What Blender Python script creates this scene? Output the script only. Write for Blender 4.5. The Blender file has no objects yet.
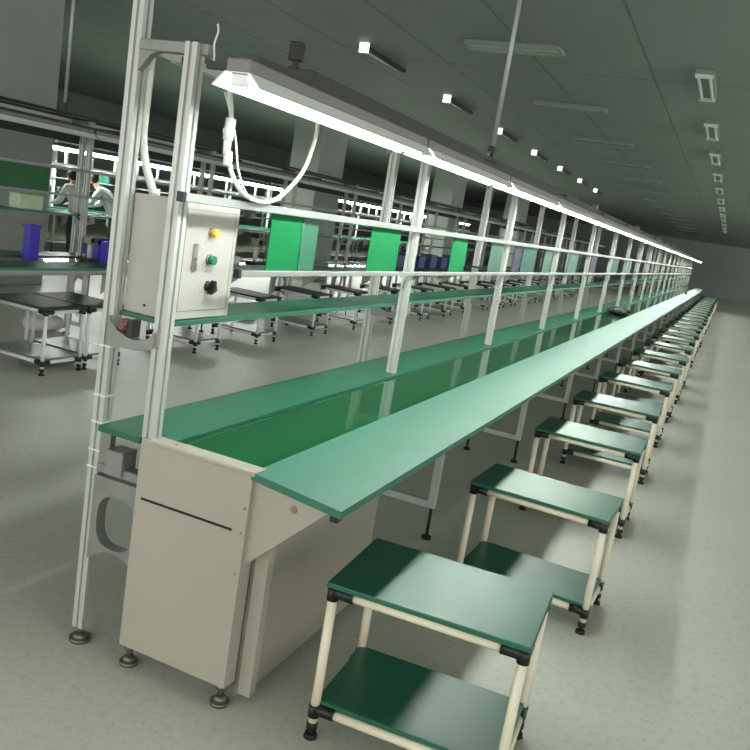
import bpy, bmesh, math, random
from mathutils import Vector, Matrix
random.seed(7)
SC = bpy.context.scene
COL = SC.collection

# ------------------------------------------------------------------ materials
def lin(c):
    return tuple(((v/255)/12.92 if v/255 <= .04045 else ((v/255+.055)/1.055)**2.4) for v in c)

def mat(name, rgb, rough=.5, metal=0, var=.12, scale=8, bump=0, bscale=60, spec=.5, stretch=None, coat=0):
    m = bpy.data.materials.new(name); m.use_nodes = True
    nt = m.node_tree; b = nt.nodes['Principled BSDF']
    c = lin(rgb)
    tc = nt.nodes.new('ShaderNodeTexCoord'); src = tc.outputs['Object']
    if stretch:
        mp = nt.nodes.new('ShaderNodeMapping'); mp.inputs['Scale'].default_value = stretch
        nt.links.new(src, mp.inputs[0]); src = mp.outputs[0]
    n = nt.nodes.new('ShaderNodeTexNoise'); n.inputs['Scale'].default_value = scale; n.inputs['Detail'].default_value = 5
    nt.links.new(src, n.inputs['Vector'])
    r = nt.nodes.new('ShaderNodeValToRGB')
    r.color_ramp.elements[0].position = .3; r.color_ramp.elements[1].position = .7
    r.color_ramp.elements[0].color = tuple(v*(1-var) for v in c)+(1,)
    r.color_ramp.elements[1].color = tuple(min(1, v*(1+var)) for v in c)+(1,)
    nt.links.new(n.outputs['Fac'], r.inputs[0]); nt.links.new(r.outputs[0], b.inputs['Base Color'])
    b.inputs['Roughness'].default_value = rough; b.inputs['Metallic'].default_value = metal
    b.inputs['Specular IOR Level'].default_value = spec
    b.inputs['Coat Weight'].default_value = coat
    if bump:
        n2 = nt.nodes.new('ShaderNodeTexNoise'); n2.inputs['Scale'].default_value = bscale
        nt.links.new(src, n2.inputs['Vector'])
        bp = nt.nodes.new('ShaderNodeBump'); bp.inputs['Strength'].default_value = bump; bp.inputs['Distance'].default_value = .01
        nt.links.new(n2.outputs['Fac'], bp.inputs['Height']); nt.links.new(bp.outputs[0], b.inputs['Normal'])
    return m

def emis(name, rgb, s):
    m = bpy.data.materials.new(name); m.use_nodes = True
    nt = m.node_tree; b = nt.nodes['Principled BSDF']
    b.inputs['Base Color'].default_value = (.8, .8, .8, 1)
    b.inputs['Emission Color'].default_value = lin(rgb)+(1,)
    b.inputs['Emission Strength'].default_value = s
    return m

M = dict(
 alu=mat('extruded_aluminium', (184,187,182), .42, .2, .06, 6, stretch=(30,30,1)),
 cast=mat('cast_aluminium', (136,139,134), .5, .4, .1, 14, .15, 120),
 rail=mat('rail_aluminium', (142,148,144), .4, .2, .05, 6),
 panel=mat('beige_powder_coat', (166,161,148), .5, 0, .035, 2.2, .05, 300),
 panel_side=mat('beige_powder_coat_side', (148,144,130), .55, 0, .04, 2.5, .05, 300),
 slot=mat('dark_slot', (22,22,20), .8),
 mat_green=mat('green_work_mat', (47,112,91), .5, 0, .06, 3, .08, 220, spec=.55),
 edge_green=mat('green_mat_edge', (38,108,86), .4, 0, .06, 6),
 belt=mat('glossy_green_belt', (22,84,50), .09, 0, .12, 1.2, spec=.55),
 stool_green=mat('stool_green_mat', (30,96,73), .36, 0, .09, 4, .08, 200, spec=.55),
 shelf_green=mat('shelf_green_mat', (28,98,72), .4, 0, .08, 4),
 pipe=mat('cream_coated_pipe', (228,221,198), .35, 0, .05, 9),
 black=mat('black_joint', (18,20,20), .4, 0, .2, 20),
 blackmat=mat('black_bench_mat', (42,56,52), .5, 0, .12, 5, .08, 200),
 lowgrey=mat('grey_green_shelf', (104,114,102), .35, 0, .06, 4),
 rubber=mat('black_rubber', (20,20,20), .7),
 foot=mat('foot_metal', (120,118,104), .4, .7, .1, 30),
 box=mat('control_box_paint', (172,170,162), .45, 0, .03, 4, .04, 400),
 boxline=mat('control_box_seam', (120,118,106), .6),
 chrome=mat('latch_metal', (150,150,148), .3, .9),
 yellow=mat('indicator_amber', (214,160,50), .3, 0, .1, 20),
 greenbtn=mat('green_button', (10,110,72), .3),
 label=mat('grey_label', (176,176,168), .5),
 board=mat('bright_green_board', (0,112,62), .6, 0, .05, 3, spec=.15),
 board_pale=mat('pale_teal_board', (52,92,76), .5, 0, .08, 5),
 board_teal=mat('teal_board', (14,84,66), .5, 0, .08, 5),
 board_violet=mat('violet_board', (40,32,58), .5, 0, .08, 5),
 board_dark=mat('deep_green_board', (0,92,40), .5, 0, .08, 5),
 lamp_body=mat('lamp_housing_paint', (122,122,119), .5, 0, .03, 5),
 reflector=mat('lamp_reflector_paint', (236,238,236), .45, 0, .02, 5),
 tray=mat('grey_cable_tray', (62,66,62), .6, .2, .2, 8, stretch=(1,6,1)),
 beam=mat('dark_green_grey_beam', (46,56,48), .6, .1, .1, 4),
 cable=mat('white_corrugated_cable', (228,230,222), .4, 0, .05, 200),
 blue=mat('blue_plastic', (38,24,180), .35, 0, .1, 6),
 bluegrey=mat('blue_grey_plastic', (50,66,120), .4, 0, .15, 8),
 white=mat('white_plastic', (222,224,222), .45, 0, .05, 8),
 paper=mat('pale_green_paper', (190,208,178), .6, 0, .05, 8),
 dark=mat('dark_fabric', (34,32,36), .8, 0, .3, 12, .5, 60),
 darkmetal=mat('dark_tool_metal', (40,42,46), .4, .5, .2, 10),
 coat=mat('white_lab_coat', (206,218,214), .8, 0, .06, 5, .3, 30),
 skin=mat('skin', (196,150,122), .55),
 hair=mat('dark_hair', (24,20,18), .5, 0, .3, 60),
 trousers=mat('dark_trousers', (40,44,54), .8),
 eye=mat('eye_dark', (20,18,16), .3),
 off_tube=mat('unlit_tube', (170,186,172), .2, 0, .1, 5),
 troffer=mat('unlit_ceiling_panel', (128,142,130), .5, 0, .05, 5),
 column=mat('painted_column', (158,166,158), .7, 0, .07, .9, .05, 40),
 dropmetal=mat('light_grey_conduit', (176,180,176), .4, .3, .05, 8),
 film=mat('green_tinted_film', (34,100,72), .5, 0, .08, 8),
)
M['glow'] = emis('glowing_end_cap', (250,255,250), 1.1)  # emission stands in for the bright reflection on the unlit strips' end caps
M['tube'] = emis('lit_tube', (250,255,250), 40)
M['tube_far'] = emis('lit_tube_far_line', (250,255,250), 120)

def floor_mat():
    m = mat('speckled_epoxy_floor', (196,198,184), .42, 0, .06, .9, .03, 40, spec=.45)
    nt = m.node_tree; b = nt.nodes['Principled BSDF']
    ramp = b.inputs['Base Color'].links[0].from_node
    tc = next(n for n in nt.nodes if n.type == 'TEX_COORD')
    s = nt.nodes.new('ShaderNodeTexNoise'); s.inputs['Scale'].default_value = 34; s.inputs['Detail'].default_value = 8; s.inputs['Roughness'].default_value = .8
    nt.links.new(tc.outputs['Object'], s.inputs['Vector'])
    r = nt.nodes.new('ShaderNodeValToRGB'); r.color_ramp.elements[0].position = .36; r.color_ramp.elements[1].position = .5
    r.color_ramp.elements[0].color = (.74,.75,.72,1); r.color_ramp.elements[1].color = (1,1,1,1)
    nt.links.new(s.outputs['Fac'], r.inputs[0])
    mx = nt.nodes.new('ShaderNodeMix'); mx.data_type = 'RGBA'; mx.blend_type = 'MULTIPLY'; mx.inputs[0].default_value = .8
    nt.links.new(ramp.outputs[0], mx.inputs[6]); nt.links.new(r.outputs[0], mx.inputs[7])
    nt.links.new(mx.outputs[2], b.inputs['Base Color'])
    return m
def ceil_mat():
    m = mat('ceiling_panels', (146,154,150), .6, 0, .05, .6, spec=.3)
    nt = m.node_tree; b = nt.nodes['Principled BSDF']
    ramp = b.inputs['Base Color'].links[0].from_node
    tc = next(n for n in nt.nodes if n.type == 'TEX_COORD')
    br = nt.nodes.new('ShaderNodeTexBrick'); br.offset = 0
    br.inputs['Scale'].default_value = 1; br.inputs['Brick Width'].default_value = 1.2; br.inputs['Row Height'].default_value = 3.2
    br.inputs['Mortar Size'].default_value = .012
    br.inputs['Color1'].default_value = (1,1,1,1); br.inputs['Color2'].default_value = (.95,.97,.95,1); br.inputs['Mortar'].default_value = (.55,.58,.55,1)
    nt.links.new(tc.outputs['Object'], br.inputs['Vector'])
    mx = nt.nodes.new('ShaderNodeMix'); mx.data_type = 'RGBA'; mx.blend_type = 'MULTIPLY'; mx.inputs[0].default_value = 1
    nt.links.new(ramp.outputs[0], mx.inputs[6]); nt.links.new(br.outputs['Color'], mx.inputs[7])
    nt.links.new(mx.outputs[2], b.inputs['Base Color'])
    return m
M['floor'] = floor_mat(); M['ceiling'] = ceil_mat()
M['wall'] = mat('dark_wall_paint', (150,158,150), .7, 0, .08, .5)
M['dark_wall'] = mat('dark_wall_glass', (92,100,92), .35, 0, .15, .5)

# ------------------------------------------------------------------ mesh helpers
class MB:
    def __init__(s): s.bm = bmesh.new()
    def box(s, x0, x1, y0, y1, z0, z1, bev=0, seg=2):
        t = bmesh.new()
        bmesh.ops.create_cube(t, size=1)
        for v in t.verts:
            v.co = Vector(((x0+x1)/2+v.co.x*(x1-x0), (y0+y1)/2+v.co.y*(y1-y0), (z0+z1)/2+v.co.z*(z1-z0)))
        if bev: bmesh.ops.bevel(t, geom=list(t.edges), offset=bev, segments=seg, affect='EDGES', profile=.5)
        s._merge(t); return s
    def cyl(s, a, b, r, n=14, r2=None):
        a, b = Vector(a), Vector(b); d = b-a
        t = bmesh.new()
        bmesh.ops.create_cone(t, cap_ends=True, segments=n, radius1=r, radius2=r if r2 is None else r2, depth=d.length)
        mt = Matrix.Translation((a+b)/2) @ d.to_track_quat('Z', 'Y').to_matrix().to_4x4()
        t.transform(mt)
        for f in t.faces: f.smooth = len(f.verts) == 4
        s._merge(t); return s
    def prism(s, pts, axis, a0, a1):
        """pts 2-D outline extruded along axis: 'x' -> (y,z), 'y' -> (x,z), 'z' -> (x,y)"""
        t = bmesh.new()
        def mk(p, a):
            return {'x': (a, p[0], p[1]), 'y': (p[0], a, p[1]), 'z': (p[0], p[1], a)}[axis]
        v0 = [t.verts.new(mk(p, a0)) for p in pts]; v1 = [t.verts.new(mk(p, a1)) for p in pts]
        t.faces.new(v0); t.faces.new(v1[::-1])
        for i in range(len(pts)):
            j = (i+1) % len(pts); t.faces.new((v0[i], v1[i], v1[j], v0[j]))
        bmesh.ops.recalc_face_normals(t, faces=list(t.faces))
        s._merge(t); return s
    def plate_hole(s, outer, inner, axis, a0, a1):
        """outer and inner outlines with the same number of points, walls between them"""
        t = bmesh.new()
        def mk(p, a):
            return {'x': (a, p[0], p[1]), 'y': (p[0], a, p[1]), 'z': (p[0], p[1], a)}[axis]
        n = len(outer)
        O0 = [t.verts.new(mk(p, a0)) for p in outer]; O1 = [t.verts.new(mk(p, a1)) for p in outer]
        I0 = [t.verts.new(mk(p, a0)) for p in inner]; I1 = [t.verts.new(mk(p, a1)) for p in inner]
        for i in range(n):
            j = (i+1) % n
            t.faces.new((O0[i], O0[j], I0[j], I0[i])); t.faces.new((O1[i], I1[i], I1[j], O1[j]))
            t.faces.new((O0[i], O1[i], O1[j], O0[j])); t.faces.new((I0[i], I0[j], I1[j], I1[i]))
        bmesh.ops.recalc_face_normals(t, faces=list(t.faces))
        s._merge(t); return s
    def tube(s, pts, r, n=10, ridge=0):
        """smooth tube through points (Catmull-Rom), optional corrugation"""
        P = [Vector(p) for p in pts]; P = [P[0]*2-P[1]]+P+[P[-1]*2-P[-2]]
        path = []
        for i in range(1, len(P)-2):
            k = 14 if not ridge else 26
            for q in range(k):
                t_ = q/k; a, b, c, d = P[i-1], P[i], P[i+1], P[i+2]
                path.append(.5*((2*b)+(c-a)*t_+(2*a-5*b+4*c-d)*t_*t_+(3*b-a-3*c+d)*t_**3))
        path.append(P[-2])
        t = bmesh.new(); rings = []
        up = Vector((0, 1, .01)).normalized()
        for i, p in enumerate(path):
            tan = (path[min(i+1, len(path)-1)]-path[max(i-1, 0)]).normalized()
            u = tan.cross(up).normalized(); w = tan.cross(u)
            rr = r*(1+(ridge if i % 2 else 0))
            rings.append([t.verts.new(p+(u*math.cos(2*math.pi*k/n)+w*math.sin(2*math.pi*k/n))*rr) for k in range(n)])
        for A, B in zip(rings, rings[1:]):
            for k in range(n): t.faces.new((A[k], A[(k+1) % n], B[(k+1) % n], B[k])).smooth = True
        t.faces.new(rings[0][::-1]); t.faces.new(rings[-1])
        bmesh.ops.recalc_face_normals(t, faces=list(t.faces))
        s._merge(t); return s
    def sphere(s, c, r, sc=(1,1,1), sub=2):
        t = bmesh.new(); bmesh.ops.create_icosphere(t, subdivisions=sub, radius=r)
        for v in t.verts: v.co = Vector((c[0]+v.co.x*sc[0], c[1]+v.co.y*sc[1], c[2]+v.co.z*sc[2]))
        for f in t.faces: f.smooth = True
        s._merge(t); return s
    def _merge(s, t):
        me = bpy.data.meshes.new('tmp'); t.to_mesh(me); t.free(); s.bm.from_mesh(me); bpy.data.meshes.remove(me)
    def build(s, name, m, parent=None):
        me = bpy.data.meshes.new(name); s.bm.to_mesh(me); s.bm.free(); me.materials.append(m)
        o = bpy.data.objects.new(name, me); COL.objects.link(o)
        if parent: o.parent = parent
        return o

def tag(o, label=None, cat=None, group=None, kind=None):
    if label: o['label'] = label
    if cat: o['category'] = cat
    if group: o['group'] = group
    if kind: o['kind'] = kind
    return o
def thing(name, label, cat, loc=(0,0,0), group=None, rz=0):
    o = bpy.data.objects.new(name, None); COL.objects.link(o); o.location = loc; o.rotation_euler = (0,0,rz)
    o.empty_display_size = .1
    return tag(o, label, cat, group)
def copy_tree(o, parent=None):
    c = o.copy(); COL.objects.link(c); c.parent = parent
    for ch in list(o.children): copy_tree(ch, c)
    return c
def struct(name, mb, m): return tag(mb.build(name, m), kind='structure')
def post(mb, x, y, z0, z1, w=.04):
    """T-slot aluminium profile: a square bar with a groove down each face"""
    h = w/2; g = .005; d = .007
    out = [(-h,-h),(-g,-h),(-g,-h+d),(g,-h+d),(g,-h),(h,-h),(h,-g),(h-d,-g),(h-d,g),(h,g),(h,h),(g,h),(g,h-d),(-g,h-d),(-g,h),(-h,h),(-h,g),(-h+d,g),(-h+d,-g),(-h,-g)]
    return mb.prism([(x+a, y+b) for a, b in out], 'z', z0, z1)

ORD = 'first second third fourth fifth sixth seventh eighth ninth tenth eleventh twelfth thirteenth fourteenth fifteenth sixteenth seventeenth eighteenth nineteenth twentieth twenty-first twenty-second twenty-third twenty-fourth twenty-fifth twenty-sixth twenty-seventh twenty-eighth twenty-ninth thirtieth'.split()

# ------------------------------------------------------------------ room
CZ = 3.4
struct('floor', MB().box(-17, 9, -3, 52, -.1, 0), M['floor'])
struct('ceiling', MB().box(-17, 9, -3, 52, CZ, CZ+.1), M['ceiling'])
struct('wall_left', MB().box(-17.15, -17, -3, 52, 0, CZ), M['dark_wall'])
struct('wall_far', MB().box(-17, 9, 52, 52.15, 0, CZ), M['wall'])
struct('trim_1', MB().box(-17, 9, 51.9, 52, 3.05, CZ), M['dark_wall'])
names = ['beside the near end of the second line, at the left of the picture', 'behind the second line, just left of the middle', 'far back behind the second line', 'farthest back behind the second line']
for i, y in enumerate((7.35, 15.2, 23.5, 31.8)):
    o = MB().box(-8.35, -7.7, y-.75, y+.35, 0, CZ, .01, 1).build('column', M['column'])
    tag(o, kind='structure')

# ------------------------------------------------------------------ assembly line
P0, PITCH, NB = 1.925, 1.78, 19
def build_line(dx, label, main=True, nb=NB, k0=0, y0=1.93, pm='alu'):
    """working line: belt with a work plate on each side, post pairs, shelf and rails; parts in line coordinates"""
    L = thing('assembly_line', label, 'assembly line', (dx, 0, 0))
    yend = P0+PITCH*(nb-1)+.9
    ys = [P0+PITCH*k for k in range(k0, nb)]
    # work plates and belt
    if main:
        wp = MB().prism([(-1.083, 1.90), (-.765, 1.825), (-.765, yend), (-1.083, yend)], 'z', .728, .75).build('work_plate', M['mat_green'], L)
        tag(wp, 'light green front work plate')
    else:
        wp = MB().box(-1.083, -.765, y0, yend, .732, .75).build('work_plate', M['mat_green'], L)
    lp = MB().prism([(-1.632,1.90),(-1.475,1.90),(-1.475,1.965),(-1.388,1.965),(-1.388,yend),(-1.632,yend)], 'z', .73, .748) if main else MB().box(-1.632, -1.388, y0-.03, yend, .73, .748)
    tag(lp.build('work_plate', M['shelf_green'], L), 'narrow green plate behind the posts')
    MB().box(-1.386, -1.085, y0+.03, yend, .722, .738).build('conveyor_belt', M['belt'], L)
    b = MB(); b.box(-1.385, -1.375, y0+.03, yend, .64, .722); b.box(-1.095, -1.085, y0+.03, yend, .64, .722); b.box(-1.375, -1.095, y0+.03, yend, .655, .665)
    b.build('belt_frame', M['alu'], L)
    b = MB(); b.box(-.88, -.85, 1.95 if main else y0, yend, .70, .728); b.build('plate_rail', M['alu'], L)
    # posts with their feet, arms and brackets
    pr0 = pl0 = ft0 = la0 = ff0 = fb0 = ar0 = br0 = lf0 = cr0 = bk0 = None
    def again(o0, mk, y):
        if o0 is None:
            o = mk(); o.location.y = y; return o, o
        o = o0.copy(); COL.objects.link(o); o.parent = L; o.location.x = 0; o.location.y = y; return o0, o
    for y in ys:
        first = y == ys[0] and main
        yr = y+.02 if y == P0 else y+.20      # rear posts stand a little farther along
        if y != P0: y += .04
        pr0, _ = again(pr0, lambda: post(MB(), -1.425, 0, .75, 1.875).build('front_post', M[pm], L), y)
        if first: pr0.location.x = -.027
        pl0, _ = again(pl0, lambda: post(MB(), -1.66, 0, .05, 1.85).build('rear_post', M[pm], L), yr)
        ft0, _ = again(ft0, lambda: MB().cyl((-1.66,0,.02),(-1.66,0,.06),.008).cyl((-1.66,0,0),(-1.66,0,.012),.034,20).cyl((-1.66,0,.012),(-1.66,0,.026),.03,20,.012).build('levelling_foot', M['foot'], L), yr)
        def arm():
            m = MB(); m.box(-1.64, -1.405, -.016, .016, 1.845, 1.875, .002, 1)
            q = [(-1.64,1.875)]+[(-1.64+.075*(1-math.cos(t*math.pi/16)), 1.79+.085*math.sin(t*math.pi/16)) for t in range(9)]
            m.prism([(-1.64,1.85),(-1.64,1.79),(-1.625,1.805),(-1.60,1.835),(-1.56,1.85)], 'y', -.012, .012)
            return m.build('cross_arm', M['cast'], L)
        ar0, _ = again(ar0, arm, y+.01)
        def lamp_arm():
            return MB().box(-1.405, -1.085, -.01, .01, 1.812, 1.832, .002, 1).build('lamp_arm', M['tray'], L)
        la0, _ = again(la0, lamp_arm, y)
        def cres():
            # crescent-shaped cast bracket carrying the shelf
            top = [(-1.64,1.085),(-1.625,1.065),(-1.60,1.047),(-1.57,1.035),(-1.54,1.03),(-1.51,1.035),(-1.48,1.05),(-1.46,1.075),(-1.445,1.095)]
            bot = [(-1.445,1.03),(-1.48,1.012),(-1.53,1.002),(-1.58,1.0),(-1.64,.995)]
            return MB().prism(top+bot, 'y', -.02, .02).build('shelf_bracket', M['cast'], L)
        cr0, _ = again(cr0, cres, yr-.02)
        def lb():
            # cast leg web with an oval hole, between the rear post and the conveyor body
            n = 24; cx, cz, a, h = -1.545, .445, .072, .085
            inner = [(cx+a*math.copysign(abs(math.cos(2*math.pi*k/n))**.7, math.cos(2*math.pi*k/n)), cz+h*math.copysign(abs(math.sin(2*math.pi*k/n))**.7, math.sin(2*math.pi*k/n))) for k in range(n)]
            outer = []
            for k in range(n):
                c, s_ = math.cos(2*math.pi*k/n), math.sin(2*math.pi*k/n); q = max(abs(c), abs(s_))
                outer.append((cx+.095*c/q, cz+.14*s_/q))
            # arched underside
            outer = [(x, z if z > .32 else z+.045*(1-((x-cx)/.095)**2)) for x, z in outer]
            m = MB().plate_hole(outer, inner, 'y', -.02, .02)
            return m.build('leg_bracket', M['cast'], L)
        lf0, _ = again(lf0, lb, yr-.01)
        def rb():
            m = MB().box(-1.64, -1.46, -.018, .03, .595, .625, .003, 1)
            m.box(-1.60, -1.535, -.03, .04, .6, .68, .003, 1)
            m.box(-1.64, -1.60, -.012, .012, .60, .73)
            return m.build('plate_support', M['cast'], L)
        br0, _ = again(br0, rb, yr-.01)
        if not first:
            def fr():
                fx = .035 if main else -.16
                m = MB(); m.box(-1.12+fx, -1.085+fx, -.018, .018, .16, .655, .003, 1); m.box(-1.425, -1.39, -.018, .018, .16, .72, .003, 1)
                m.box(-1.39, -1.12+fx, -.018, .018, .16, .195, .003, 1)
                m.prism([(-1.085,.655),(-1.085,.48),(-.80,.70),(-.80,.732),(-1.085,.732)], 'y', -.004, .004)
                return m.build('leg_frame', M['alu'], L)
            def ff(): 
                fx = .035 if main else -.16
                return MB().cyl((-1.10+fx,0,.012),(-1.10+fx,0,.16),.008).cyl((-1.10+fx,0,0),(-1.10+fx,0,.014),.024).build('frame_foot', M['rubber'], L)
            def fb(): return MB().cyl((-1.41,0,.012),(-1.41,0,.16),.008).cyl((-1.41,0,0),(-1.41,0,.014),.024).build('frame_foot', M['rubber'], L)
            ff0, _ = again(ff0, ff, y-.09); fb0, _ = again(fb0, fb, y-.09)
            bk0, _ = again(bk0, fr, y-.09)
    # rails, shelf, top rails
    ys0 = ys[0]
    tag(MB().box(-1.404, -1.386, ys0-.055, yend, 1.452, 1.477, .002, 1).build('rail', M['rail'], L), 'upper rail')
    tag(MB().box(-1.404, -1.386, ys0+.27 if main else ys0, yend, 1.244, 1.263, .002, 1).build('rail', M['rail'], L), 'lower rail')
    if main:
        for (a, z) in ((ys0-.061, 1.4645), (ys0+.264, 1.2535)):
            tag(MB().box(-1.406, -1.384, a-.012, a+.006, z-.014, z+.014, .002, 1).build('rail_cap', M['black'], L), 'black end cap')
        MB().box(-1.43, -1.404, 2.235, 2.265, 1.425, 1.452, .003, 1).build('rail_clamp', M['black'], L)
    MB().box(-1.635, -1.448, ys0+.022, yend, 1.086, 1.10).build('shelf', M['shelf_green'], L)
    MB().box(-1.115, -1.085, ys0-.25, yend-.3, 1.793, 1.812).build('lamp_rail', M['tray'], L)
    MB().box(-1.68, -1.64, ys0+.19, yend, 1.85, 1.875).build('top_rail', M['alu'], L)
    if main: post(MB(), -1.66, P0+.02, 1.85, 2.15).build('post_extension', M['alu'], L); MB().box(-1.66,-1.64,P0+.04,P0+.2,1.85,1.87).build('top_rail_end', M['alu'], L)
    if main:
        t = MB(); t.box(-1.49, -1.485, 2.47, yend, 1.875, 1.93); t.box(-1.395, -1.39, 2.47, yend, 1.875, 1.93); t.box(-1.485, -1.395, 2.47, yend, 1.875, 1.882); t.box(-1.485, -1.395, 2.47, yend, 1.921, 1.928)
        t.build('cable_tray', M['tray'], L)
        MB().box(-1.46, -1.415, 2.42, 2.45, 1.945, 2.005, .004, 1).box(-1.445, -1.43, 2.43, 2.445, 1.925, 1.95).build('socket_box', M['black'], L)
        MB().cyl((-1.44, 2.425, 1.905), (-1.44, 2.47, 1.905), .025).build('cable_gland', M['black'], L)
    else:
        t = MB(); t.box(-1.70, -1.69, ys0-.2, yend, 1.69, 1.90); t.box(-1.70, -1.5, ys0-.2, yend, 1.905, 1.915)
        t.build('cable_tray', M['beam'], L)
    return L, yend

LINE, YEND = build_line(0, 'long green-topped assembly line with beige end panel, nearest to the camera')

# drive end of the near line: end panel, side cover, triangular bracket
def outline_panel():
    m = MB()
    m.box(-1.467, -1.078, 1.90, 1.906, .078, .745)
    m.box(-1.467, -1.068, 1.897, 1.958, .738, .752, .003, 1)     # folded top lip
    m.box(-1.467, -1.461, 1.906, 1.96, .075, .738)
    m.box(-1.084, -1.078, 1.906, 1.96, .075, .738)
    return m
ep = outline_panel().build('end_panel', M['panel'], LINE); tag(ep, 'beige sheet metal end panel')
q = MB().box(-1.445, -1.122, 1.8985, 1.9, .563, .570).build('slot', M['slot'], ep)
q = MB()
for x, z in ((-1.09, .64), (-1.092, .565), (-1.093, .44), (-1.37, .7525)):
    if z > .75: q.cyl((-1.36, 1.925, .752), (-1.36, 1.925, .7545), .004, 10)
    else: q.cyl((x, 1.9, z), (x, 1.897, z), .004, 10)
q.build('screw', M['chrome'], ep)
for x in (-1.45, -1.105):
    MB().cyl((x, 1.935, .02), (x, 1.935, .075), .009).cyl((x, 1.935, 0), (x, 1.935, .012), .029, 22).cyl((x, 1.935, .012), (x, 1.935, .03), .026, 22, .012).cyl((x, 1.935, .05), (x, 1.935, .065), .017, 6).build('levelling_foot', M['foot'], LINE)
# side cover box set behind the end panel
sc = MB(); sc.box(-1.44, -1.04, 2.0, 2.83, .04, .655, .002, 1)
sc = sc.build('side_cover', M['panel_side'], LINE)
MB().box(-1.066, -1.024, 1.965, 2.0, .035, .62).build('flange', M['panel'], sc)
MB().box(-1.078, -1.066, 1.965, 2.0, .03, .70).build('gap_strip', M['boxline'], sc)
tb = MB(); tb.prism([(-1.078,.728),(-.835,.728),(-.835,.70),(-.85,.688),(-1.074,.468),(-1.078,.468)], 'y', 1.918, 1.924)
tb = tb.build('side_bracket', M['panel'], LINE)
hole = MB().cyl((-.945, 1.9185, .675), (-.945, 1.9165, .675), .011, 18).build('bolt_hole', mat('worn_pink_paint', (150,112,100), .6), tb)
MB().box(-.835, -.81, 1.915, 1.95, .675, .732, .002, 1).build('plate_clamp', M['black'], LINE)
# little brackets on top of the cable tray
for y in (4.85, 9.1, 13.4, 17.7, 22.0, 26.3):
    MB().prism([(y-.16, 1.93), (y+.02, 1.93), (y+.02, 2.0)], 'x', -1.50, -1.44).build('tray_bracket', M['dropmetal'], LINE)
# white cable ties on the near rear post
for z in (.985, .83, .745, .655, .60):
    m = MB(); m.box(-1.6825, -1.6375, 1.922, 1.968, z, z+.005); m.build('cable_tie', M['cable'], LINE)
for z in (.70, 1.25):
    MB().box(-1.684, -1.636, 5.66, 5.71, z, z+.012).build('strap', M['black'], LINE)
# red connector seen inside the near shelf bracket
MB().box(-1.60, -1.575, 1.91, 1.94, 1.05, 1.085, .004, 1).cyl((-1.587,1.90,1.065),(-1.587,1.94,1.065),.012).build('connector', mat('red_brown_plug', (110,60,56), .4), LINE)
MB().box(-1.572, -1.555, 1.91, 1.95, 1.035, 1.086).build('connector', M['black'], LINE)

LINE2, _ = build_line(-3.70, 'second assembly line, unlit, left of the near line with black-topped stools', main=False, k0=0)
LINE3, _ = build_line(-9.38, 'far assembly line with glowing lamps at the back left of the hall', main=False, k0=3, y0=6.5, pm='white')

tag(MB().box(-1.12, -1.08, P0+PITCH*3, 34, 1.475, 1.505).build('rail', M['white'], LINE3), 'thick white rail')
for i in range(38):
    y = 8.39+.597*i
    MB().box(-1.115, -1.085, y-.022, y+.022, 1.505, 1.725).build('upright', M['white'], LINE3)
# ------------------------------------------------------------------ lamps (hang on the lamp rails)
def make_lamp(lit=True, tube='tube'):
    r = thing('line_lamp', '', 'lamp')
    Ln = 1.165
    h = MB().box(-.032, .032, 0, Ln, .030, .062, .004, 1)
    h.build('housing', M['lamp_body'], r)
    # flared reflector, thin sheet with real thickness
    t = .002
    prof = [(-.066,0),(-.034,.032),(.034,.032),(.066,0),(.066-t*2,-0.001),(.032,.032-t),(-.032,.032-t),(-.066+t*2,-.001)]
    m = MB(); m.prism(prof, 'y', .0, Ln)
    m.build('reflector', M['reflector'], r)
    for y in (.012, Ln-.03):
        e = MB().box(-.024, .024, y, y+.018, .004, .030, .002, 1).build('lamp_holder', M['reflector'], r)
    for x in (-.020, .020):
        MB().cyl((x, .03, .014), (x, Ln-.03, .014), .011, 14).build('tube', M[tube] if lit else M['off_tube'], r)
    MB().box(-.025, .025, .03, .11, .062, .0635).build('bracket_plate', M['black'], r)
    return r
lampA = make_lamp(True)
NL = 27
for i in range(NL):
    o = lampA if i == 0 else copy_tree(lampA)
    o.location = (-1.10, 1.617+1.194*i, 1.7305)
    if i == 0: lab = 'glowing white batten lamp with flared reflector, nearest the camera, over the control box'
    elif i == NL-1: lab = 'last glowing lamp at the far end of the near line\'s row'
    elif i < 14: lab = 'glowing lamp, %s from the control box end of the near line' % ORD[i]
    else: lab = 'tiny distant glowing lamp, %s from the far end of the near line' % ORD[NL-1-i]
    tag(o, lab, 'lamp', 'glowing lamps over the near line')
lampB = make_lamp(False)
for i in range(2, NL):
    o = lampB if i == 2 else copy_tree(lampB)
    o.location = (-1.10-3.70, 1.617+1.194*i, 1.7305)
    tag(o, 'unlit grey batten lamp, %s from the left along the second line' % ORD[i-2] if i < 16 else 'tiny unlit lamp, %s from the far end of the second line' % ORD[NL-1-i], 'lamp', 'unlit lamps over the second line')
lampC = make_lamp(True, 'tube_far')
for i in range(7, NL):
    o = lampC if i == 7 else copy_tree(lampC)
    o.scale = (1.15, 1, 1.15); o.rotation_euler = (0, -.42, 0)
    o.location = (-1.10-9.38, 1.617+1.194*i, 1.7305)
    tag(o, 'small bright lamp, %s from the left along the far back line' % ORD[i-7], 'lamp', 'bright lamps over the far back line')

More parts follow.
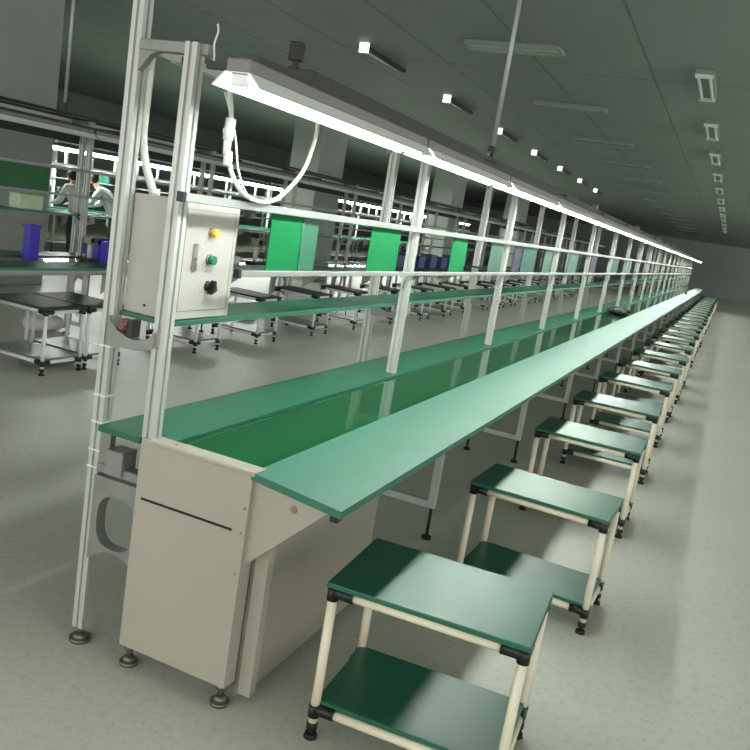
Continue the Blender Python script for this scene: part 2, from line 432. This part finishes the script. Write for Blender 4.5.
# ------------------------------------------------------------------ control box
cb = thing('control_box', 'beige steel control box with lamp, button and switch, on the near line\'s shelf', 'control box', (-1.547, 2.108, 1.10))
b = MB().box(-.088, .072, -.148, .158, 0, .352, .004, 2).build('body', M['box'], cb)
d = MB().box(.072, .084, -.146, .156, .002, .350, .003, 2)
d = d.build('door', M['box'], cb)
s_ = MB(); a0, a1, z0, z1 = -.118, .138, .026, .330
for (p, q_) in (((a0, a1), (z0, z0+.002)), ((a0, a1), (z1, z1+.002))): s_.box(.084, .0846, p[0], p[1], q_[0], q_[1])
s_.box(.084, .0846, a0, a0+.002, z0, z1); s_.box(.084, .0846, a1-.002, a1, z0, z1)
s_.build('seam', M['boxline'], d)
o = MB().box(.084, .090, -.072, -.052, .150, .232, .002, 1).build('latch', M['chrome'], d)
MB().box(.090, .094, -.070, -.054, .155, .176, .002, 1).cyl((.088,-.062,.185),(.093,-.062,.185),.006).build('keyhole', M['foot'], o)
def dial(y, z, r, m_, name, dep=.022, collar=True):
    p = MB()
    p.cyl((.084, y, z), (.084+dep, y, z), r, 20)
    o_ = p.build(name, m_, d)
    if collar: MB().cyl((.084, y, z), (.090, y, z), r*1.28, 22).build('collar', M['chrome'] if name != 'selector_switch' else M['black'], o_)
    return o_
tag(dial(.012, .268, .0125, M['yellow'], 'indicator_lamp'), 'amber indicator')
tag(dial(.015, .185, .014, M['greenbtn'], 'push_button'), 'green push button')
o = dial(.022, .103, .0125, M['black'], 'selector_switch', .012)
MB().prism([(.014,.080),(.040,.092),(.030,.122)], 'x', .092, .112).build('knob', M['black'], o)
for z in (.236, .156, .076):
    MB().box(.084, .0848, -.012, .030, z-.004, z+.004).build('label_strip', M['label'], d)
MB().cyl((-.01, -.148, .03), (-.01, -.151, .03), .004, 10).build('screw', M['darkmetal'], b)

# cables
lc = thing('lamp_cable', 'white corrugated cable looping down from the first glowing lamp', 'cable')
MB().tube([(-1.31,1.90,1.765),(-1.375,2.02,1.70),(-1.378,2.019,1.64),(-1.375,2.05,1.56),(-1.375,2.12,1.503),(-1.375,2.22,1.483),(-1.375,2.31,1.494),(-1.375,2.39,1.535),(-1.375,2.47,1.60),(-1.375,2.51,1.67),(-1.375,2.53,1.75),(-1.40,2.54,1.86),(-1.43,2.54,1.93)], .0065, 10, .12).build('cable', M['cable'], lc)
pl = MB(); pl.cyl((-1.373,2.018,1.70),(-1.378,2.02,1.64),.015,14); pl.cyl((-1.378,2.02,1.64),(-1.378,2.022,1.60),.011,14); pl.box(-1.392,-1.364,2.008,2.032,1.655,1.672,.003,1); pl.cyl((-1.3775,2.03,1.61),(-1.377,2.032,1.57),.013,12)
pl.build('plug', M['white'], lc)
MB().tube([(-1.382,1.985,1.765),(-1.366,2.035,1.66),(-1.355,2.06,1.56),(-1.36,2.14,1.49),(-1.36,2.2,1.485)], .003, 8).build('wire', M['cable'], lc)
pc = thing('power_cable', 'white corrugated conduit running down the near rear post into the control box', 'cable')
MB().tube([(-1.645,1.983,1.84),(-1.645,1.983,1.74),(-1.645,1.983,1.62),(-1.636,1.99,1.55),(-1.622,2.0,1.50),(-1.612,2.02,1.452)], .0115, 10, .1).build('conduit', M['cable'], pc)
MB().cyl((-1.612,2.02,1.452),(-1.613,2.018,1.470),.017,12).build('gland', M['white'], pc)
hw = thing('dangling_wire', 'short thin white wire dangling above the nearest lamp', 'wire')
MB().tube([(-1.392,1.93,1.93),(-1.388,1.93,1.91),(-1.396,1.93,1.88),(-1.392,1.93,1.85),(-1.39,1.93,1.826)], .0025, 8).build('wire', M['cable'], hw)

# ------------------------------------------------------------------ boards between the rails of the near line
bs = [(2.375,2.59,'board','large bright green board, nearest of those hanging between the rails'),
      (3.20,3.53,'board','bright green board hanging just before the second pair of posts'),
      (4.31,4.58,'board','third bright green board along the near line'),
      (5.10,5.40,'board_pale','pale teal board just before the third front post'),
      (5.72,5.92,'board_violet','dark violet board between the pale and the teal board'),
      (5.98,6.42,'board_teal','teal green board right of the dark violet one'),
      (6.75,7.05,'board_pale','pale teal board just before the fourth front post'),
      (7.85,8.35,'board_pale','small pale board in the fifth bay from the control box'),
      (9.2,9.6,'board_violet','small dark violet board in the sixth bay'),
      (10.9,11.6,'board_teal','small teal board in the seventh bay'),
      (12.6,13.2,'board_pale','faint pale board in the eighth bay')]
for a, c, m_, lab in bs:
    t = thing('hanging_board', lab, 'board', (-1.41, a, 1.263), 'boards hung between the rails')
    MB().box(-.002, .002, 0, c-a, .0005, .205).build('sheet', M[m_], t)
    MB().cyl((0,.02,.2),(0,.02,.215),.003,8).cyl((0,c-a-.02,.2),(0,c-a-.02,.215),.003,8).build('hook', M['chrome'], t)
    if a < 3:
        MB().box(-.004, -.002, c-a, c-a+.13, .0005, .2).build('side_flap', M['film'], t)
        MB().cyl((.0025,c-a,.001),(.0025,c-a,.203),.0022,8).build('edge_strip', M['board_pale'], t)

# ------------------------------------------------------------------ stools
def make_stool(top, pipe, low=None):
    r = thing('work_stool', '', 'stool')
    W, D, H = .58, .40, .49
    MB().box(0, W, 0, D, H-.016, H, .003, 2).build('tabletop', M[top], r)
    MB().box(.015, W-.015, .02, D-.02, .106, .120, .002, 1).build('lower_shelf', M[low or top], r)
    ins = .018
    X = (ins, W-ins); Y = (ins, D-ins)
    for z, n in ((H-.031, 'top_rail'), (.092, 'lower_rail')):
        for y in Y: MB().cyl((X[0], y, z), (X[1], y, z), .0135).build(n, pipe, r)
        for x in X: MB().cyl((x, Y[0], z), (x, Y[1], z), .0135).build(n, pipe, r)
    for x in X:
        for y in Y:
            lg = MB().cyl((x, y, .035), (x, y, H-.03), .0142).build('leg', pipe, r)
            sx = 1 if x < W/2 else -1; sy = 1 if y < D/2 else -1
            for z in (H-.031, .092):
                j = MB(); j.cyl((x, y, z-.024), (x, y, z+.014), .0178); j.cyl((x, y, z), (x+sx*.062, y, z), .0178); j.cyl((x, y, z), (x, y+sy*.06, z), .0178)
                j.cyl((x+sx*.03, y-.02, z), (x+sx*.03, y+.02, z), .005, 8)
                j.build('joint', M['black'], lg)
            MB().cyl((x, y, .03), (x, y, .05), .0165).cyl((x, y, .012), (x, y, .03), .009).cyl((x, y, 0), (x, y, .014), .021, 16, .017).build('foot', M['rubber'], lg)
    return r
st = make_stool('stool_green', M['pipe'])
NS = 27
for i in range(NS):
    o = st if i == 0 else copy_tree(st)
    jx, jy = (0, 0) if i < 3 else (random.uniform(-.015, .02), random.uniform(-.035, .035))
    o.location = (-.798+jx, 1.945+1.27*i+jy, 0)
    if i == 0: o.location.x = -.824
    if i == 1: o.location = (-.79, 3.205, 0); o.scale = (1, .92, 1)
    o.rotation_euler = (0, 0, (.055, -.035, .0)[i] if i < 3 else random.uniform(-.03, .03))
    if i == 0: lab = 'green-topped stool nearest the camera, cut off at the picture\'s bottom'
    elif i == NS-1: lab = 'farthest green-topped stool at the end of the near line'
    elif i < 14: lab = 'green-topped stool with cream legs, %s from the camera beside the near line' % ORD[i]
    else: lab = 'tiny distant green-topped stool, %s from the far end of the near row' % ORD[NS-1-i]
    tag(o, lab, 'stool', 'green-topped stools beside the near line')
sb = make_stool('blackmat', M['white'], 'lowgrey')
yb = [4.35, 4.775, 6.18, 7.25, 8.48, 9.66, 10.9, 12.1, 13.3, 14.5, 15.8, 17.0, 18.2, 19.5, 20.7, 22.0, 23.2, 24.5, 25.7, 27.0]
# first copies also left of the picture's edge: 3.0 m is just outside the frame
for i, y in enumerate(yb):
    o = sb if i == 0 else copy_tree(sb)
    o.location = (-4.87 + (0 if i < 6 else random.uniform(-.03, .03)), y, 0)
    if i == 0: lab = 'black-topped stool at the left edge of the picture, nearest of its row'
    elif i == 1: lab = 'black-topped stool pushed against the nearest one, partly behind the near posts'
    elif i == len(yb)-1: lab = 'farthest black-topped stool of the second line'
    else: lab = 'black-topped stool, %s from the left beside the second line' % ORD[i]
    tag(o, lab, 'stool', 'black-topped stools beside the second line')

# ------------------------------------------------------------------ things lying on the near line
hb = MB()
for k in range(9):
    hb.sphere((random.uniform(-.11,.11), random.uniform(-.42,.42), .045+random.uniform(0,.03)), .09, (1, 1.5, .65))
o = hb.build('cloth_heap', M['dark'])
for v in o.data.vertices: v.co.z = max(v.co.z, 0)
o.location = (-1.26, 11.4, .738); o.scale = (.85, .9, .7); tag(o, 'dark heap of cloth lying on the belt far along the near line', 'cloth')
o = MB().box(-.03,.03,-.05,.05,0,.05,.01,2).cyl((0,0,.05),(0,0,.075),.014).build('tape_dispenser', M['darkmetal']); o.location = (-.99, 24.3, .75)
tag(o, 'tiny grey object on the front plate near the far end', 'tool')

# ------------------------------------------------------------------ things on and above the second line
DX = -3.70
def bin_(x, y, z, w, d, h, m_, lab, grp, name='storage_bin'):
    r = thing(name, lab, 'bin', (x, y, z), grp)
    t = .006
    s = MB(); s.box(-w/2, w/2, -d/2, d/2, 0, t); s.box(-w/2, w/2, -d/2, -d/2+t, t, h); s.box(-w/2, w/2, d/2-t, d/2, t, h); s.box(-w/2, -w/2+t, -d/2+t, d/2-t, t, h); s.box(w/2-t, w/2, -d/2+t, d/2-t, t, h)
    s.build('body', m_, r)
    k = MB(); k.box(-w/2-.008, w/2+.008, -d/2-.008, -d/2, h-.02, h); k.box(-w/2-.008, w/2+.008, d/2, d/2+.008, h-.02, h); k.box(-w/2-.008, -w/2, -d/2, d/2, h-.02, h); k.box(w/2, w/2+.008, -d/2, d/2, h-.02, h)
    k.build('rim', m_, r)
    return r
bin_(-4.96, 5.64, .738, .16, .30, .18, M['blue'], 'blue storage bin on the second line, just left of the near posts', 'bins on the second line')
bin_(-5.02, 4.87, .738, .07, .10, .26, M['blue'], 'narrow blue container at the picture\'s left edge on the second line', 'bins on the second line')
for i, (y, w) in enumerate(((12.3,.30),(12.8,.30),(13.3,.30),(13.9,.32),(14.5,.32),(15.1,.3))):
    bin_(-4.94, y, .738, .2, w, .2+.04*(i % 2), M['bluegrey'], 'blue-grey bin on the second line, %s of the six left to right' % ORD[i], 'blue-grey bins on the second line')
def power_tool(y, lab):
    r = thing('bench_machine', lab, 'machine', (-4.93, y, .738), 'small machines on the second line')
    MB().box(-.07,.07,-.08,.08,0,.03,.004,1).build('base', M['darkmetal'], r)
    MB().box(-.02,.02,-.02,.02,.03,.28,.003,1).build('column', M['chrome'], r)
    MB().box(-.05,.05,-.06,.06,.20,.30,.01,2).build('head', M['foot'], r)
    MB().cyl((0,.0,.10),(0,0,.20),.018).build('spindle', M['black'], r)
    MB().cyl((.05,0,.25),(.09,0,.25),.03,16).build('hand_wheel', M['black'], r)
for y, lab in ((8.05,'small white bench machine seen just right of the control box'),(8.42,'small bench machine left of the nearest bright green board'),
               (5.42,'small dark bench machine on the second line between the two blue bins'),(11.4,'small bench machine seen between the first two bright green boards'),
               (16.0,'small bench machine seen right of the third bright green board')):
    power_tool(y, lab)
bpy.data.objects['bench_machine.002'].scale = (.75, .75, .7)
def roll(y, x, z, lab):
    r = thing('tape_roll', lab, 'roll', (x, y, z), 'white rolls on the second line')
    m = MB(); n = 24
    out = [(.05*math.cos(2*math.pi*k/n), .05*math.sin(2*math.pi*k/n)) for k in range(n)]; inn = [(a*.5, c*.5) for a, c in out]
    m.plate_hole(out, inn, 'z', 0, .07); m.build('tape', M['white'], r)
for y, lab in ((7.80,'white roll left of the small machines on the second line'),(8.62,'white roll behind the nearest bright green board\'s left edge')):
    roll(y, -5.02, .738, lab)
def bag(x, y, z, s, lab):
    m = MB()
    for k in range(6): m.sphere((random.uniform(-s,s)*.4, random.uniform(-s,s)*.7, s*.45), s*.6, (1, 1.2, .75))
    o = m.build('plastic_bag', M['white']); o.location = (x, y, z)
    for v in o.data.vertices: v.co.z = max(v.co.z, 0)
    tag(o, lab, 'bag', 'white bags on the floor under the second line')
bag(-5.55, 5.6, 0, .16, 'white bag under the second line, behind the nearest black-topped stool')
bag(-5.55, 8.9, 0, .17, 'white bag under the second line, second from the left')
bag(-5.5, 9.9, 0, .16, 'white bag under the second line, third from the left')
bag(-5.5, 13.6, 0, .18, 'white bag under the second line seen below the second green board')
bag(-5.5, 15.2, 0, .18, 'white bag under the second line, farthest from the camera')
# boards and papers on the second line
def board2(y0, y1, z0, z1, m_, lab):
    t = thing('hanging_board', lab, 'board', (DX-1.41, y0, z0), 'boards of the second line')
    MB().box(-.002, .002, 0, y1-y0, 0, z1-z0).build('sheet', M[m_], t)
    MB().cyl((0,.02,z1-z0),(0,.02,z1-z0+.012),.003,8).cyl((0,y1-y0-.02,z1-z0),(0,y1-y0-.02,z1-z0+.012),.003,8).build('hook', M['chrome'], t)
board2(4.60, 5.09, 1.264, 1.45, 'board_dark', 'deep green board hanging at the left edge of the picture')
bx = MB().box(-.06,.06,-.12,.12,0,.12,.006,1).build('carton', M['paper']); bx.location = (DX-1.54, 5.0, 1.10)
tag(bx, 'pale green carton on the second line\'s shelf below the deep green board', 'box')
tg = MB().box(-.002,.002,-.16,.16,0,.20).box(-.002,.002,-.12,-.05,-.10,0).box(-.002,.002,.03,.09,-.10,0).build('hanging_board', M['board_teal']); tg.location = (-10.80, 12.05, 1.263)
tag(tg, 'small teal board hanging on the far back line', 'board', 'boards of the far back line')

# ------------------------------------------------------------------ drop poles
for x, y, lab in ((-1.44, 4.83, 'thin grey conduit pole dropping from the ceiling to the near line'), (-5.30, 5.38, 'thin grey conduit pole dropping to the second line at the left')):
    r = thing('drop_pole', lab, 'pole', (x, y, 0), 'conduit poles from the ceiling')
    zb = 1.93 if x > -2 else 1.915
    MB().cyl((0,0,zb+.07),(0,0,CZ-.02),.013).build('pole', M['dropmetal'], r)
    MB().box(-.02,.02,-.03,.03,zb,zb+.075,.004,1).build('base', M['black'], r)
    MB().cyl((0,0,CZ-.025),(0,0,CZ),.04,18).build('ceiling_plate', M['dropmetal'], r)

# ------------------------------------------------------------------ ceiling fixtures
k = 0
tr = thing('ceiling_panel_light', '', 'ceiling light')
MB().box(0, 1.0, 0, .30, -.05, 0, .004, 1).build('frame', M['troffer'], tr)
MB().box(.03, .97, .03, .27, -.056, -.05).build('diffuser', M['off_tube'], tr)
ny = 0
for i, y in enumerate([8.35+3.2*j for j in range(13)]):
    o = tr if k == 0 else copy_tree(tr); k += 1
    o.location = (-3.0, y, CZ)
    tag(o, 'unlit flat ceiling light, %s from the top of the picture in the middle row' % ORD[i], 'ceiling light', 'unlit flat ceiling lights')
sl = thing('ceiling_strip_light', '', 'ceiling light')
MB().box(-.05, .05, 0, 1.2, -.07, -.03, .005, 1).build('body', M['black'], sl)
MB().cyl((0,.02,-.085),(0,1.18,-.085),.014).build('tube', M['off_tube'], sl)
MB().box(-.06, .06, -.012, .012, -.11, 0, .004, 1).build('end_cap', M['glow'], sl)  # plain white cap, no lamp; its brightness is painted as glow
for i, y in enumerate((8.9, 11.9, 14.9, 17.8, 20.7, 23.6, 26.5)):
    o = sl if i == 0 else copy_tree(sl)
    o.location = (-4.38, y, CZ)
    tag(o, 'dark strip light with white end cap, %s nearest on the ceiling left of centre' % ORD[i], 'ceiling light', 'dark ceiling strip lights')
tw = thing('twin_ceiling_light', '', 'ceiling light')
MB().box(-.09, .09, 0, 1.2, -.05, 0, .006, 1).build('body', M['troffer'], tw)
for x in (-.055, .055): MB().cyl((x,.03,-.068),(x,1.17,-.068),.016).build('tube', M['white'], tw)
for y in (.0, 1.17): MB().box(-.085,.085,y,y+.03,-.09,-.05,.004,1).build('lamp_holder', M['white'], tw)
for i in range(12):
    o = tw if i == 0 else copy_tree(tw)
    o.location = (-.66, 8.85+2.9*i, CZ)
    tag(o, 'unlit twin-tube ceiling light, %s from the top along the right edge' % ORD[i], 'ceiling light', 'twin-tube ceiling lights at the right edge')

# ------------------------------------------------------------------ people (two workers in white coats at the back)
def skin_mesh(name, verts, edges, radii, m_, parent=None, root=0, sub=2):
    me = bpy.data.meshes.new(name); me.from_pydata([Vector(v) for v in verts], edges, [])
    me.materials.append(m_)
    o = bpy.data.objects.new(name, me); COL.objects.link(o)
    if parent: o.parent = parent
    sk = o.modifiers.new('Skin', 'SKIN'); sk.use_smooth_shade = True
    for i, r in enumerate(radii): me.skin_vertices[0].data[i].radius = (r, r) if not isinstance(r, tuple) else r
    me.skin_vertices[0].data[root].use_root = True
    s = o.modifiers.new('Sub', 'SUBSURF'); s.levels = sub; s.render_levels = sub
    return o
def person(loc, rz, lean, label, reach):
    # local: faces +x; origin at the feet
    R_ = thing('person', label, 'person', loc, None, rz)
    l = lean
    pel = (0,0,.88); sp = (l*.35,0,1.08); ch = (l*.8,0,1.27); nk = (l*1.1+.02,0,1.40); hd = (l*1.25+.04,0,1.46)
    V=[pel, sp, ch, nk, hd]; E=[(0,1),(1,2),(2,3),(3,4)]; Rr=[(.13,.10),(.12,.09),(.15,.10),.055,.05]
    for s in (-1,1):
        i=len(V)
        V += [(l*.8,.17*s,1.30),(l*.8+.12*reach,.22*s,1.06),(l*.8+.34*reach,.16*s,1.00),(l*.8+.40*reach,.15*s,.99)]
        Rr += [.058,.045,.032,.028]; E += [(2,i),(i,i+1),(i+1,i+2),(i+2,i+3)]
        for f in range(5):
            j=len(V); hx=l*.8+.42*reach; off=(-.03+.017*f)
            if f==4: V += [(hx-.01,.15*s-s*.035,.985),(hx+.025,.15*s-s*.05,.975)]
            else: V += [(hx+.03,.15*s+off*.8+.004,.985),(hx+.075-.006*abs(f-1.5),.15*s+off+.004,.965)]
            Rr += [.0095,.008]; E += [(i+3,j),(j,j+1)]
        i=len(V)
        V += [(0,.09*s,.84),(.02,.10*s,.47),(-.01,.10*s,.09),(.12,.11*s,.04)]
        Rr += [.085,.058,.04,.035]; E += [(0,i),(i,i+1),(i+1,i+2),(i+2,i+3)]
    skin_mesh('body', V, E, Rr, M['skin'], R_)
    h = MB(); hx, hz = hd[0]+.02, hd[2]+.07
    h.sphere((hx,0,hz), .1, (.92,.76,1.12), 3)
    h.sphere((hx+.035,0,hz-.055), .055, (.9,.85,.9), 2)
    h.cyl((hx+.085,0,hz+.02),(hx+.112,0,hz-.02),.009,8,.014)
    for s in (-1,1): h.sphere((hx-.005,s*.077,hz-.005), .02, (.8,.35,1.2), 2)
    h.sphere((hx+.083,0,hz-.055), .014, (.6,1.6,.45), 2)
    head = h.build('head', M['skin'], R_)
    e = MB()
    for s in (-1,1): e.sphere((hx+.084,s*.03,hz+.012), .009, (.5,1,.7), 2)
    e.build('eyes', M['eye'], head)
    hr = MB(); hr.sphere((hx-.022,0,hz+.022), .108, (.93,.82,1.05), 3)
    hr.build('hair', M['hair'], R_)
    # coat: torso skirt plus sleeves, slightly larger than the body
    V=[(0,0,.62),(0,0,.88),(l*.35,0,1.08),(l*.8,0,1.28),(l*1.0,0,1.36)]; E=[(0,1),(1,2),(2,3),(3,4)]; Rr=[(.21,.15),(.17,.13),(.15,.12),(.17,.12),.075]
    for s in (-1,1):
        i=len(V)
        V += [(l*.8,.18*s,1.31),(l*.8+.12*reach,.225*s,1.06),(l*.8+.33*reach,.165*s,1.00)]
        Rr += [.075,.062,.05]; E += [(3,i),(i,i+1),(i+1,i+2)]
    skin_mesh('coat', V, E, Rr, M['coat'], R_, root=1)
    V=[(0,0,.86)]; E=[]; Rr=[.1]
    for s in (-1,1):
        i=len(V); V += [(0,.09*s,.80),(.02,.10*s,.47),(-.01,.10*s,.10)]; Rr += [.095,.07,.055]; E += [(0,i),(i,i+1),(i+1,i+2)]
    skin_mesh('trousers', V, E, Rr, M['trousers'], R_)
    sh = MB()
    for s in (-1,1): sh.sphere((.06,s*.105,.045), .05, (2.3,.95,.85), 2)
    o = sh.build('shoes', M['white'], R_)
    for v in o.data.vertices: v.co.z = max(v.co.z, 0)
    R_.scale = (.87, .87, .87)
    return R_
person((-9.75, 10.35, 0), math.radians(170), .14, 'person in a white coat with dark hair standing at the back left', 1.0)
person((-9.75, 11.25, 0), math.radians(200), .36, 'person in a white coat leaning forward beside the standing one', 1.1)

# ------------------------------------------------------------------ world, camera
w = bpy.data.worlds.new('World'); SC.world = w; w.use_nodes = True
bg = w.node_tree.nodes['Background']; bg.inputs[0].default_value = (.95, .95, .90, 1); bg.inputs[1].default_value = 1.6

cam = bpy.data.cameras.new('Camera'); co = bpy.data.objects.new('Camera', cam); COL.objects.link(co)
cam.sensor_width = 36; cam.sensor_fit = 'HORIZONTAL'; cam.lens = 814.05/750*36; cam.clip_start = .05; cam.clip_end = 200
a, b_, c_ = -.383, .1914, .1639
yaw = Matrix(((math.cos(a), -math.sin(a), 0), (math.sin(a), math.cos(a), 0), (0, 0, 1)))
base = Matrix(((1,0,0),(0,0,-1),(0,1,0)))
pit = Matrix(((1,0,0),(0,math.cos(b_),-math.sin(b_)),(0,math.sin(b_),math.cos(b_))))
rol = Matrix(((math.cos(c_),-math.sin(c_),0),(math.sin(c_),math.cos(c_),0),(0,0,1)))
R = rol @ pit @ base @ yaw
rot = Matrix((R[0], -R[1], -R[2])).transposed()
co.matrix_world = Matrix.Translation((0, 0, 1.5)) @ rot.to_4x4()
SC.camera = co
vs = SC.view_settings; vs.view_transform = 'Standard'; vs.look = 'None'; vs.gamma = 1; vs.exposure = .45; vs.use_curve_mapping = False
